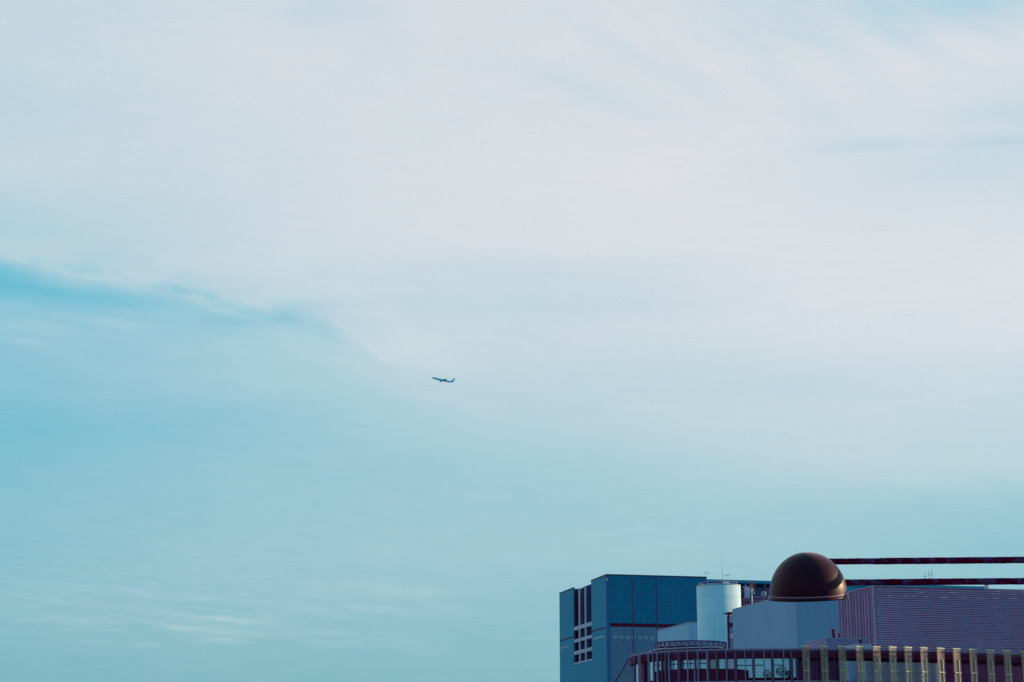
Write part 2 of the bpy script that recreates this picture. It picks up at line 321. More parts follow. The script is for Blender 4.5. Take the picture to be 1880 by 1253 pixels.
M = {
 'tower_upper': mat('blue_glass_cladding', (0.001, 0.200, 0.40), 0.45, 0.0, 0.12, 0.16, 0.08, panel=(1.18, 0.98, 0.05, (0.030, 0.105, 0.27)), tile=0.10),
 'tower_side': mat('pale_blue_cladding', (0.006, 0.27, 0.48), 0.5, 0.0, 0.07, 0.12, 0.06, panel=(2.4, 1.05, 0.03, (0.03, 0.13, 0.30)), tile=0.05),
 'tower_lower': mat('slate_blue_cladding', (0.12, 0.25, 0.43), 0.5, 0.0, 0.1, 0.12, 0.06, panel=(1.18, 3.92, 0.04, (0.11, 0.14, 0.31)), tile=0.06),
 'maroon': mat('dark_maroon_paint', (0.13, 0.017, 0.060), 0.7, 0, 0.05),
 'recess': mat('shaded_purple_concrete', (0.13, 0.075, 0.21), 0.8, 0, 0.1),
 'slab': mat('pale_blue_concrete', (0.42, 0.50, 0.66), 0.8, 0, 0.2),
 'coping': mat('dark_blue_metal', (0.03, 0.075, 0.17), 0.6, 0.0, 0.2),
 'winstrip': mat('grey_blind_glass', (0.24, 0.40, 0.50), 0.5, 0, 0.2),
 'white_wall': mat('white_blue_wall', (0.245, 0.42, 0.66), 0.85, 0, 0.06, 0.09, 0.5, stretch=(1, 1, .12), panel=(3.1, 6.2, 0.02, (0.21, 0.37, 0.60))),
 'ribs': mat('violet_rib_metal', (0.165, 0.12, 0.235), 0.6, 0.0, 0.12, 0.14, 0.3, stretch=(1, 1, .3)),
 'strip': mat('blue_corner_metal', (0.035, 0.16, 0.36), 0.6, 0, 0.1),
 'flank': mat('slate_flank_glass', (0.17, 0.33, 0.56), 0.5, 0, 0.1),
 'dish_grey': mat('weathered_dish_grey', (0.24, 0.30, 0.42), 0.7, 0, 0.1),
 'roof_blue': mat('blue_roof_edge', (0.02, 0.30, 0.52), 0.6, 0, 0.1),
 'white_wall2': mat('white_blue_render', (0.29, 0.54, 0.78), 0.85, 0, 0.06, 0.09, 0.5, stretch=(1, 1, .15)),
 'tank': mat('white_metal_panels', (0.48, 0.70, 0.82), 0.55, 0.0, 0.2, 0.05, 0.4, panel=(0.72, 2.9, 0.02, (0.22, 0.40, 0.54)), cyl=3.78, tile=0.05),
 'purple': mat('violet_grey_louvre_metal', (0.38, 0.27, 0.49), 0.6, 0.0, 0.2, 0.14, 0.25, stretch=(1, 1, .25)),
 'purple_in': mat('violet_inner_wall', (0.62, 0.28, 0.58), 0.8, 0, 0.1, 0.30, 0.22),
 'blue_in': mat('blue_inner_glass', (0.36, 0.48, 0.80), 0.5, 0, 0.2, 0.25, 0.6),
 'pale': mat('pale_painted_metal', (0.62, 0.66, 0.70), 0.6, 0, 0.3),
 'frame': mat('plum_steel_frame', (0.15, 0.065, 0.16), 0.6, 0.0, 0.15),
 'frame_light': mat('violet_steel_frame', (0.30, 0.24, 0.42), 0.6, 0.0, 0.2),
 'glass_light': mat('sky_blue_window_glass', (0.30, 0.56, 0.76), 0.18, 0.6, 0.4, 0.35, 0.35),
 'glass_mid': mat('slate_window_glass', (0.40, 0.38, 0.58), 0.2, 0.6, 0.4, 0.25, 0.4),
 'glass_dark': mat('plum_window_glass', (0.18, 0.03, 0.16), 0.35, 0, 0.12, 0.4, 0.5),
 'fin': mat('frosted_fin_glass', (0.36, 0.27, 0.24), 0.35, 0.0, 0.5, 0.10, 0.5, stretch=(1, 1, 0.15), clear=0.58),
 'fin_edge': mat('fin_edge_glass', (0.46, 0.50, 0.30), 0.35, 0.0, 0.6, 0.08, 1.0),
 'bronze': mat('dark_bronze_lamp_paint', (0.032, 0.0006, 0.013), 0.42, 0.0, 0.13, 0.04, 8.0, tint=(1, .9, .95), sheen=0.28),
 'pipe': mat('rusty_wrapped_pipe', (0.12, 0.001, 0.035), 0.9, 0, 0.0, 0.3, 9.0, bump=0.2, bscale=40, col2=(0.10, 0.045, 0.15, 1)),
 'chrome': mat('pale_rim_metal', (0.40, 0.22, 0.42), 0.5, 0.0, 0.3),
 'asphalt': mat('asphalt', (0.05, 0.05, 0.052), 0.9, 0, 0.3, 0.2, 3),
 'paving': mat('paving', (0.22, 0.21, 0.20), 0.85, 0, 0.3, 0.1, 2, panel=(0.6, 0.6, 0.01, (0.12, 0.12, 0.12))),
 'leaf': mat('dark_leaves', (0.10, 0.05, 0.09), 0.8, 0, 0.1, 0.4, 3),
 'plane_body': mat('pale_hazed_aircraft', (0.36, 0.84, 0.95), 0.6, 0, 0.1, 0.05, 0.05),  # blue raised to stand in for distance haze
 'plane_dark': mat('deep_hazed_aircraft', (0.03, 0.70, 1.0), 0.6, 0, 0.1, 0.05, 0.05),  # deep blue lifted in place of haze over the dim underside
 'orange': mat('warm_brown_metal', (0.42, 0.12, 0.12), 0.6, 0, 0.2),
 'grey_wall': mat('grey_render', (0.25, 0.26, 0.30), 0.85, 0, 0.2),
}
ANG = math.atan2(0.225, 0.974); EX = Vector((math.cos(ANG), math.sin(ANG), 0)); EY = Vector((-math.sin(ANG), math.cos(ANG), 0))
def reach(p, d, px):
    """metres from p along d until the point stands at bearing column px"""
    lo, hi = 0.0, 400.0; s = 1 if proj(p + d * 1.0)[0] > proj(p)[0] else -1
    for _ in range(60):
        m = (lo + hi) / 2
        if (proj(p + d * m)[0] - px) * s < 0: lo = m
        else: hi = m
    return lo
def block(px, py, Yc, px_left, px_right):
    p = at(px, py, Yc); return p, p.z, (reach(p, EX, px_right) if px_right else None), (reach(p, EY, px_left) if px_left else None)
def z_at(p, off, py):
    """height at which the vertical line through p + off stands at row py"""
    q = Vector((p.x + off.x, p.y + off.y, 0)); lo, hi = -50.0, 200.0
    for _ in range(60):
        m = (lo + hi) / 2; q.z = m
        if proj(q)[1] > py: lo = m
        else: hi = m
    return lo

# ================================================================ ground, road, pavement
g = MB()
g.bm.faces.new([g.bm.verts.new(p) for p in ((-9000, -9000, 0), (9000, -9000, 0), (9000, 30000, 0), (-9000, 30000, 0))])
tag(g.build('ground', M['paving']), kind='structure')
g = MB(); g.box(-400, 400, 60, 78, -0.2, 0.006); tag(g.build('road', M['asphalt']), kind='structure')
g = MB(); g.box(-400, 400, 78, 84, -0.2, 0.13); tag(g.build('pavement', M['paving']), kind='structure')

# ================================================================ glass tower on the left
pA, H, W, D = block(1113, 1057, 400, 1027, 1297)
tower = thing('glass_tower', (pA.x, pA.y, 0), 'tall blue glass tower with dark openings in its side face', 'building', ANG)
ys0 = reach(pA, EY, 1085.2); ys1 = reach(pA, EY, 1052.5)
zb = z_at(pA, EY * ys0, 1213.5); zband0 = z_at(pA, EX * 2, 1151); zband1 = z_at(pA, EX * 2, 1144.3)
SD = 2.3; cx = 0.75; T = 0.5
b = MB()      # front curtain wall above and below the maroon band: skins 0.5 m deep over a core
b.box(cx, W, 0, T, zband1, H); b.build('upper_front_wall', M['tower_upper'], tower)
b = MB(); b.box(cx, W, 0, T, 0, zband0); b.build('lower_front_wall', M['tower_lower'], tower)
b = MB(); b.box(cx, W - 0.02, 0.28, T, zband0, zband1); b.build('recessed_band', M['maroon'], tower)
b = MB(); b.box(0, cx, 0, 0.75, 0, H); b.build('corner_strip', M['strip'], tower)
b = MB(); b.box(0, SD, 0.75, ys0, 0, H); b.box(0, SD, ys1, D, 0, H); b.box(0, SD, ys0, ys1, 0, zb); b.build('side_wall', M['tower_side'], tower)
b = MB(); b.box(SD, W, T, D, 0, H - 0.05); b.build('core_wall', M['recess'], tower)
b = MB(); b.box(SD - 0.12, SD, ys0 + 0.01, ys1 - 0.01, zb + 0.02, H - 0.3); b.box(0.35, SD - 0.12, ys1 - 0.15, ys1 - 0.005, zb + .02, H - 0.3)
b.build('recess_lining', M['maroon'], tower)
yp = [reach(pA, EY, 1074.6), reach(pA, EY, 1063.6)]; tp = 0.9
for y in yp:
    b = MB(); b.box(0.0, 0.28, y, y + tp, zb, H - 0.45); pf = b.build('pier', M['slab'], tower)
    b = MB(); b.box(0.28, SD - 0.12, y + 0.02, y + tp - 0.02, zb, H - 0.5); b.build('web', M['recess'], pf)
bays = [(ys0, yp[0]), (yp[0] + tp, yp[1]), (yp[1] + tp, ys1)]
for (r0, r1) in ((1142, 1149), (1166, 1172), (1188.5, 1195), (1210, 1213.2)):
    z1 = z_at(pA, EY * (ys0 + 1), r0); z0 = z_at(pA, EY * (ys0 + 1), r1)
    for (y0, y1) in bays:
        b = MB(); b.box(0.04, SD - 0.14, y0 + 0.02, y1 - 0.02, max(z0, zb), z1); b.build('slab', M['slab'], tower)
zl = z_at(pA, Vector((0, 0, 0)), 1151.6); zw1 = z_at(pA, EY * 10, 1171); zw0 = z_at(pA, EY * 10, 1174.5)
for y0, y1 in ((0.9, ys0 - .3), (ys1 + .3, D - .2)):
    b = MB(); b.box(-0.03, 0.0, y0, y1, zl - .14, zl + .14); b.build('dark_joint', M['maroon'], tower)
for (y0, y1) in ((2.2, ys0 - 1.2), (ys1 + 5, D - 1.5)):
    b = MB(); b.box(-0.04, 0.0, y0, y1, zw0, zw1); b.build('window', M['winstrip'], tower)
zl2 = z_at(pA, EX * 5, 1168); zl3 = z_at(pA, EX * 5, 1173.6); xe = reach(pA, EX, 1203); xs = 1.5; n = 7
for i in range(n):
    a0 = xs + (xe - xs) * i / n; b = MB(); b.box(a0, a0 + (xe - xs) / n - 0.55, -0.04, 0.0, zl3, zl2); b.build('window', M['winstrip'], tower)
for px in (1161, 1205):
    x = reach(pA, EX, px); b = MB(); b.box(x - .10, x + .10, -0.08, 0.0, 0, H - .2); b.build('mullion', M['frame'], tower)
b = MB(); b.box(-0.06, W + 0.03, -0.06, 0.35, H, H + 0.35); b.box(-0.06, 0.35, 0.35, ys0, H, H + 0.35); b.box(-0.06, .35, ys1, D, H, H + .35); b.box(SD - .1, SD + .3, ys0, ys1, H, H + .3)
b.build('coping', M['coping'], tower)
b = MB(); b.box(-0.02, 0.3, -0.12, -0.06, H - 1.2, H - 0.7); b.build('beacon', M['pale'], tower)

# ================================================================ long building far behind, with rooftop plant
pB, HB, WB, _ = block(1290, 1063.5, 450, None, 1809)
back = thing('plant_building', (pB.x, pB.y, 0), 'long dark building behind the white cylinder, flat blue roof slab over open plant deck', 'building', ANG)
xm = reach(pB, EX, 1500)
b = MB(); b.box(0, WB, 0.5, 30, 0, HB - 8.0); b.build('wall', M['glass_dark'], back)
b = MB(); b.box(0, WB, 0, 30, HB - 0.75, HB); b.build('roof_slab', M['roof_blue'], back)
b = MB(); b.box(xm, WB, 0.3, 29, HB - 8, HB - 0.75); b.build('upper_wall', M['roof_blue'], back)
b = MB(); b.box(0, xm, 7, 29, HB - 8, HB - .75); b.build('deck_wall', M['glass_dark'], back)
for i in range(12):
    x = 0.6 + i * (xm - 1.2) / 11; b = MB(); b.box(x - .2, x + .2, 0.2, .6, HB - 8, HB - .75); b.build('column', M['frame'], back)
for i in range(10):
    x0 = 0.9 + i * 2.35; b = MB(); b.box(x0, x0 + 1.7, 6.8, 7.0, HB - 2.4 - (i % 3) * .3, HB - 1.5); b.build('window', M['blue_in'], back)
for k, z in enumerate((HB - 1.9, HB - 3.4, HB - 5.0)):
    b = MB(); b.box(0, xm, 0.7, 0.85, z - .18, z + .12); b.build('rail', M['coping'], back)
b = MB()
for i in range(60):
    x = i * xm / 60; b.box(x, x + .16, 1.2, 1.3, HB - 3.4, HB - 2.0)
b.build('louvre', M['recess'], back)
p = at(1811, 1077.5, 452); b = MB(); b.box(-.42, .42, -.4, .4, -.45, .4); b.box(-.5, .5, -.5, .5, .4, .5); bx = b.build('white_roof_box', M['pale'])  # plain white box at the end of the roof
bx.location = p; tag(bx, 'tiny sunlit white box at the right end of the far roof', 'rooftop unit')
b = MB()
for i, (px, t) in enumerate(((1699, 1050), (1706.5, 1047), (1711.5, 1045))):
    mst = MB(); p0 = at(px, 1068, 455); z1 = z_at(p0, Vector((0, 0, 0)), t); mst.bar((0, 0, 0), (0, 0, z1 - HB + .4), 0.07, 6, 0.04)
    o = thing('rooftop_mast', (p0.x, p0.y, HB - .4), ['leftmost and shortest of three thin masts seen between the two pipes', 'middle one of three thin masts seen between the two pipes', 'rightmost and tallest of three thin masts seen between the two pipes'][i], 'mast', 0, 'thin masts on the far roof')
    mst.build('pole', M['recess'], o); c = MB(); c.box(-.35, .35, -.03, .03, 1.6 + i * .3, 1.68 + i * .3); c.build('crossarm', M['recess'], o)
b.bm.free()

# ================================================================ white cylindrical tower
pc = at(1319, 1077, 304); R0 = 40.2 / F * ((pc - CAM).dot(fwd)); HC = pc.z
cylt = thing('cylinder_tower', (pc.x, pc.y, 0), 'white panelled cylindrical tower, sunlit along its right edge', 'tower')
b = MB(); b.lathe([(R0, 0), (R0, HC)], 96); b.build('drum_wall', M['tank'], cylt)
b = MB(); b.lathe([(R0 - .3, HC), (R0 + .06, HC), (R0 + .08, HC + .10), (R0 - .3, HC + .10)], 96, cap=False); b.build('rim', M['pale'], cylt)
b = MB()
for i in range(14):
    a = 2 * math.pi * i / 14; b.bar((math.cos(a) * (R0 - .5), math.sin(a) * (R0 - .5), HC), (math.cos(a) * (R0 - .5), math.sin(a) * (R0 - .5), HC + .62), .022, 5)
for z in (.62,):
    b.path([(math.cos(2 * math.pi * i / 32) * (R0 - .5), math.sin(2 * math.pi * i / 32) * (R0 - .5), HC + z) for i in range(33)], .03, 5)
b.build('railing', M['frame_light'], cylt)
for (dx, dy, s, h, m) in ((-2.2, -1, .35, .55, 'frame'), (-1.2, 0, .45, .5, 'blue_in'), (-.2, -1.5, .3, .6, 'frame'), (1.3, -.5, .5, .75, 'pale'), (2.0, .6, .35, .5, 'orange'), (.5, 1.0, .5, .62, 'frame'), (2.9, -.4, .2, .35, 'pale')):
    b = MB(); b.box(dx - s, dx + s, dy - s, dy + s, HC + .0, HC + h); b.build('roof_unit', M[m], cylt)
def antenna(px, top, Y_, label, base_z, nel, boom, tilt):
    p0 = at(px, 1070, Y_); z1 = z_at(p0, Vector((0, 0, 0)), top); o = thing('rooftop_antenna', (p0.x, p0.y, base_z), label, 'antenna', 0, 'thin antennas above the white cylinder')
    h = z1 - base_z; b = MB(); b.bar((0, 0, 0), (0, 0, h), .04, 6, .012); b.build('pole', M['frame_light'], o)
    if nel:
        b = MB(); b.bar((-boom, 0, h - .25 - tilt), (boom, 0, h - .25 + tilt), .03, 5)
        for i in range(nel):
            x = -boom + 2 * boom * i / (nel - 1); z = h - .25 + tilt * x / boom; b.bar((x, -.3, z - .15), (x, .3, z + .15), .02, 5)
        b.build('yagi_head', M['frame_light'], o)
    return o
antenna(1298, 1050, 302, 'leftmost antenna by the cylinder, beside the tower corner, with small crossed head', HC, 5, .42, -.04)
antenna(1326.5, 1016, 304, 'tallest, needle thin antenna rising from the cylinder roof', HC, 0, 0, 0)
antenna(1336.5, 1053.5, 304, 'short antenna with crossed head right of the needle on the cylinder roof', HC, 6, .5, .06)
p = at(1341.5, 1124, 291)
stair = thing('stair_cage', (p.x, p.y, 0), 'narrow dark stair cage between white cylinder and big pale blue box, with landings coloured pale as if sunlit', 'stair tower', ANG)
b = MB(); b.box(-.50, -.28, 0, .3, 0, p.z); b.box(-.28, .9, 0, .3, p.z - .45, p.z); zt = z_at(p, Vector((0, 0, 0)), 1148); b.box(-.28, .9, 0, .3, zt - .25, zt + .35)
b.box(-.28, .9, .3, 2.5, p.z - .2, p.z); b.build('frame', M['maroon'], stair)
b = MB(); b.box(-.28, .9, 1.2, 1.35, 0, p.z - .5); b.build('screen', M['glass_mid'], stair)
for (r0, r1, m) in ((1129, 1133, 'pale'), (1134, 1144, 'glass_light'), (1153, 1160, 'glass_light'), (1162, 1172, 'pale')):  # pale tones give the landings their sunlit look
    b = MB(); b.box(-.2, .85, .95, 1.18, z_at(p, Vector((0, 0, 0)), r1), z_at(p, Vector((0, 0, 0)), r0)); b.build('landing', M[m], stair)

# ================================================================ low wedge roof house, big white box
pw_, HW, _, DW = block(1265, 1143.5, 312, 1207, None)
wed = thing('low_white_building', (pw_.x, pw_.y, 0), 'small plain pale building left of the cylinder, in front of the blue tower', 'building', ANG)
b = MB(); b.box(0, 6, 0, DW, 0, HW); b.build('wall', M['white_wall2'], wed)
b = MB(); b.box(-.05, 6, -.05, .2, HW, HW + .15); b.box(-.05, .2, .2, DW, HW, HW + .15); b.build('coping', M['frame_light'], wed)
pX, HX, WX, DX = block(1460, 1090, 260, 1344.5, 1538)
bigb = thing('white_box_building', (pX.x, pX.y, 0), 'big windowless pale blue box building under the dome lamp', 'building', ANG)
b = MB(); b.box(0, WX, 0, DX, 0, HX); b.build('wall', M['white_wall'], bigb)
b = MB(); b.box(-.04, WX, -.04, .25, HX, HX + .16); b.box(-.04, .25, .25, DX, HX, HX + .16); b.build('coping', M['slab'], bigb)

# ================================================================ violet louvred building on the right
pP, HP, WP, DP = block(1602, 1077, 300, 1490, 1985)
pur = thing('louvred_building', (pP.x, pP.y, 0), 'long violet building wrapped in fine horizontal louvres, at the right', 'building', ANG)
b = MB(); b.box(0.5, WP, 0.5, DP, 0, HP - .02); b.build('inner_wall', M['purple_in'], pur)
z_low = z_at(pP, Vector((0, 0, 0)), 1206); pitch = 4.1 / F * ((pP - CAM).dot(fwd)); ns = int((HP - z_low) / pitch)
b = MB()
for i in range(ns + 8):
    z = HP - .25 - i * pitch
    b.prism([(0.22, 0.0), (WP, 0.0), (WP, .14), (0.22, .14)], z - pitch * .55, z)
b.build('louvres', M['purple'], pur)
b = MB()
for i in range(int(DP / 1.25)):
    y = .5 + i * 1.25; b.box(0.0, .14, y, y + .62 + .2 * (i % 3 == 0), z_low - 4, HP)
b.build('side_ribs', M['ribs'], pur)
b = MB(); b.box(0.15, .2, .5, DP, 0, HP - .1); b.build('side_screen', M['purple_in'], pur)
b = MB(); b.box(-0.03, .22, -.06, .34, 0, HP + .1); b.build('corner_post', M['frame_light'], pur)
b = MB(); b.box(.22, WP, -.02, .5, HP, HP + .14); b.box(-.03, .4, .5, DP, HP, HP + .14); b.build('coping', M['frame_light'], pur)
random.seed(11); zt0 = z_at(pP, Vector((0, 0, 0)), 1099); zt1 = z_at(pP, Vector((0, 0, 0)), 1122); x = 1.0
while x < WP - 2:
    ww = random.choice((.35, .5, .7, .9)); r_ = random.random(); z0_ = zt1 + random.random() * 1.2 if r_ < .6 else (zt1 - 3 - random.random() * 3)
    b = MB(); b.box(x, x + ww, .42, .5, z0_, zt0 - (random.random() * .5)); b.build('window', M['blue_in'], pur); x += ww + random.choice((.25, .35, .5, 1.0))
for i in range(11):
    x = 2 + i * (WP - 4) / 11 + random.random(); b = MB(); b.box(x, x + random.uniform(.8, 2.2), .44, .5, z_low - 1, zt1 - 3 - random.random() * 3); b.build('panel', M['blue_in'], pur)
for (px, py, wpx) in ((1616, 1081, 4), (1680, 1083, 6), (1692, 1087.6, 9), (1662, 1095.3, 9), (1677, 1095, 6), (1699, 1095.8, 7), (1732, 1097, 14), (1768, 1097.5, 8), (1797, 1098.5, 12), (1828, 1098.5, 10), (1826, 1090, 20), (1832, 1086.5, 8), (1860, 1091, 10), (1858, 1099.5, 16), (1878, 1087, 8), (1750, 1088, 16), (1633, 1094.5, 8)):
    x = reach(pP, EX, px - wpx / 2); x1 = reach(pP, EX, px + wpx / 2); z = z_at(pP, EX * x, py)
    b = MB(); b.box(x, x1, -.035, 0.0, z - .05, z + .05); b.build('glint_bar', M['pale'], pur)  # pale bars painted on for glints of light along the louvres

# ================================================================ curved glass building in front
def smooth_path(pts, n=8):
    out = []
    for i in range(len(pts) - 1):
        p0 = pts[max(i - 1, 0)]; p1 = pts[i]; p2 = pts[i + 1]; p3 = pts[min(i + 2, len(pts) - 1)]
        for k in range(n):
            t = k / n; out.append(tuple(0.5 * ((2 * p1[j]) + (-p0[j] + p2[j]) * t + (2 * p0[j] - 5 * p1[j] + 4 * p2[j] - p3[j]) * t * t + (-p0[j] + 3 * p1[j] - 3 * p2[j] + p3[j]) * t ** 3) for j in (0, 1)))
    return out + [pts[-1]]
PATH = smooth_path([(14.6, 222), (14.25, 213), (15.3, 207.6), (18.3, 203.6), (22.6, 201.4), (28, 200.2), (34, 200.0), (41, 200.7), (48, 202.6), (55, 205.8), (62, 210.2), (70, 216.5)])
HF = at(1450, 1190.5, 200).z
org = Vector((15, 205, 0))
front = thing('curved_glass_building', org, 'curved glass building in the foreground with plum frames and a row of pale glass fins', 'building')
def loc(pts): return [(p[0] - org.x, p[1] - org.y) for p in pts]
LP = loc(PATH)
def on_path(px, z=None, off=0.0):
    """point and direction on the facade line standing at column px"""
    z = HF if z is None else z; pp = offset(PATH, off); best = None
    for a, b_ in zip(pp[4:-1], pp[5:]):
        xa = proj((a[0], a[1], z))[0]; xb = proj((b_[0], b_[1], z))[0]
        if xa <= px <= xb and xb > xa:
            t = (px - xa) / (xb - xa); best = ((a[0] + (b_[0] - a[0]) * t, a[1] + (b_[1] - a[1]) * t), Vector((b_[0] - a[0], b_[1] - a[1])).normalized()); break
    if best is None: best = (pp[6], Vector((pp[7][0] - pp[6][0], pp[7][1] - pp[6][1])).normalized())
    return best
def zf(py): return z_at(at(1450, 1200, 200), Vector((0, 0, 0)), py)
def sub_path(x0, x1, off=0.0, step=None):
    pts = [on_path(x0, off=off)[0]]; pp = offset(PATH, off)
    for q in pp:
        x = proj((q[0], q[1], HF))[0]
        if x0 + 1 < x < x1 - 1 and q[1] < 212.5 or (x0 + 1 < x < x1 - 1 and q[0] > 40): pts.append(q)
    pts.append(on_path(x1, off=off)[0]); return loc(pts)
b = MB(); b.strip(LP, HF - .18, HF, .9); b.build('coping', M['frame_light'], front)
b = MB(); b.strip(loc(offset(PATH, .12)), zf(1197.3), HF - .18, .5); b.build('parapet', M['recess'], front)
b = MB(); b.strip(loc(offset(PATH, .05)), zf(1207.8), zf(1197.3), .6); b.build('frieze', M['maroon'], front)
b = MB(); b.strip(loc(offset(PATH, 1.5)), 0, zf(1207.8), .3); b.build('back_wall', M['glass_dark'], front)
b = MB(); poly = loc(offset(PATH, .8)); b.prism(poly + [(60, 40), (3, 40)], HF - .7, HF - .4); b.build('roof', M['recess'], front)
b = MB(); b.strip(loc(offset(PATH, .02)), zf(1256), zf(1249.5), .5); b.build('floor_edge', M['frame_light'], front)
b = MB(); b.strip(loc(offset(PATH, .02)), zf(1285), zf(1280), .5); b.build('floor_edge', M['frame_light'], front)
random.seed(3)
panes = [(1166,1173,'glass_mid'),(1176,1188,'glass_dark'),(1192,1199,'glass_light'),(1200,1215,'glass_light'),(1216,1221,'glass_mid'),(1225,1243,'glass_light'),(1250,1273,'glass_light'),(1277,1282,'glass_mid'),(1282,1298,'glass_light'),(1303,1314,'pale'),(1318,1330,'glass_light'),(1331,1347,'glass_mid'),(1352,1380,'glass_light'),(1385,1402,'glass_light'),(1403,1415,'glass_light'),(1420,1437,'glass_light'),(1438,1450,'glass_light'),(1455,1463,'glass_light'),
         (1464,1505,'glass_dark'),(1506,1538,'glass_dark'),(1539,1556,'glass_mid'),(1556,1571,'blue_in'),(1572,1602,'glass_mid'),(1603,1632,'glass_mid'),(1633,1661,'glass_mid'),(1662,1689,'glass_mid'),(1690,1720,'glass_mid'),(1721,1750,'glass_dark'),(1751,1780,'glass_dark'),(1781,1811,'glass_dark'),(1812,1842,'glass_dark'),(1843,1873,'glass_dark'),(1874,1905,'glass_dark')]
for (x0, x1, m) in panes:
    top = zf(1209 if x0 < 1464 else (1213 if x0 < 1600 else 1214.5))
    bot = zf(1227 if x0 < 1350 and x0 > 1200 else (1244 if x0 < 1463 else 1249))
    o0 = .45; pts = sub_path(x0, x1, o0); b = MB(); b.strip(pts, bot, top, .08); wdo = b.build('window', M[m], front)
    if m == 'glass_light' and x1 - x0 > 12:
        b = MB(); zm = zf(1216 if x0 < 1350 else 1221); q = loc([on_path(x0, off=.39)[0], on_path(x1, off=.39)[0]]); b.strip(q, zm - .05, zm + .05, .05); b.build('glazing_bar', M['frame'], wdo)
# dark round hall standing just behind the glazing
hl = sub_path(1201, 1373, .17); outp = offset(hl, .2)
hz = np.interp(np.linspace(0, 1, len(hl)), [0, .12, .5, .85, 1], [zf(1228.5), zf(1226.2), zf(1225.6), zf(1227.5), zf(1231)])
b = MB()
for i in range(len(hl) - 1): b.prism([hl[i], hl[i + 1], outp[i + 1], outp[i]], zf(1260), [hz[i], hz[i + 1], hz[i + 1], hz[i]])
b.build('hall_wall', M['maroon'], front)
for (px, wpx, m, off) in [(1166,3,'frame',0),(1173.5,5,'frame_light',-.1),(1190,3,'frame_light',0),(1184,6,'maroon',.2),(1198.5,1.6,'frame_light',0),(1207,2,'frame_light',0),(1215.5,2,'frame',0),(1222,4,'frame',0),(1228,1.6,'frame_light',0),(1246,5,'frame',0),(1262,1.6,'frame_light',0),(1275,2.2,'frame_light',.3),(1281,1.8,'frame_light',0),
           (1298,2.2,'frame_light',0),(1301,3,'frame',.2),(1315.5,3.4,'frame',0),(1333,1.5,'frame_light',0),(1349.5,4.4,'frame',0),(1367,1.2,'frame_light',0),(1382.5,4.4,'frame',0),(1402.5,1.6,'frame_light',0),(1417.5,4.2,'frame',0),(1438,1.5,'frame_light',0),(1452,4.5,'frame',0),(1462,3,'frame',.3),(1497,1.5,'frame',.3),(1530,1.5,'frame',.3)]:
    (q, d) = on_path(px, off=off); wd = wpx / 16.0 / 2; d3 = d; nrm = Vector((-d.y, d.x))
    if px < 1200: d3 = Vector((1, 0)); nrm = Vector((0, 1))
    c = Vector((q[0] - org.x, q[1] - org.y)); f0 = -.16
    pts = [c - d3 * wd + nrm * f0, c + d3 * wd + nrm * f0, c + d3 * wd + nrm * .14, c - d3 * wd + nrm * .14]
    b = MB(); b.prism([(p_.x, p_.y) for p_ in pts], 0, HF - .19); b.build('mullion', M[m], front)
FINS = [(1479.5,1191),(1513,1191),(1546,1191.3),(1578,1192),(1609,1193.3),(1638.5,1194.5),(1667,1196),(1696,1197.3),(1726.5,1198.5),(1756,1199.3),(1786,1200.2),(1817.5,1201),(1849,1201.8),(1881,1202.5),(1913,1203),(1945,1203.5)]
for i, (px, py) in enumerate(FINS):
    q, d = on_path(px, off=-.55); va = math.atan2(q[0], q[1]); a = R(50) - va; ca, sa = math.cos(a), math.sin(a); hw = .60
    c = Vector((q[0] - org.x, q[1] - org.y)); ztop = HF + .10
    def P(x, y): return (c.x + x * ca - y * sa, c.y + x * sa + y * ca)
    b = MB(); b.prism([P(-hw, -.05), P(hw, -.05), P(hw, .05), P(-hw, .05)], 0, ztop); fin = b.build('glass_fin', M['fin'], front)
    b = MB(); b.prism([P(-hw - .03, -.10), P(hw + .03, -.10), P(hw + .03, .12), P(-hw - .03, .12)], ztop, ztop + .13); b.build('cap', M['fin_edge'], fin)
    b = MB(); b.prism([P(.12, -.16), P(.20, -.16), P(.20, -.052), P(.12, -.052)], 0, zf(1208)); b.build('edge_bar', M['fin_edge'], fin)
    zb_ = zf(1232.5); b = MB(); b.prism([P(-hw + .02, -.13), P(hw - .1, -.13), P(hw - .1, -.055), P(-hw + .02, -.055)], zb_ - .055, zb_ + .055); b.build('bracket', M['fin_edge'], fin)
# sloping glazed flank at the left end
def wq(px, py, Y_): p_ = at(px, py, Y_); return (p_.x - org.x, p_.y - org.y, p_.z)
b = MB(); vs_ = [b.bm.verts.new(wq(*t_)) for t_ in ((1164, 1200, 213), (1157, 1203, 214.5), (1128, 1254, 221), (1116, 1275, 224), (1164, 1275, 213))]
f_ = b.bm.faces.new(vs_); bmesh.ops.solidify(b.bm, geom=[f_], thickness=.3); b.build('sloping_flank', M['flank'], front)
b = MB(); b.path([wq(1164, 1200, 213), wq(1157, 1203, 214.3), wq(1128, 1254, 220.8), wq(1116, 1275, 223.8)], .09, 6); b.build('flank_edge', M['frame_light'], front)

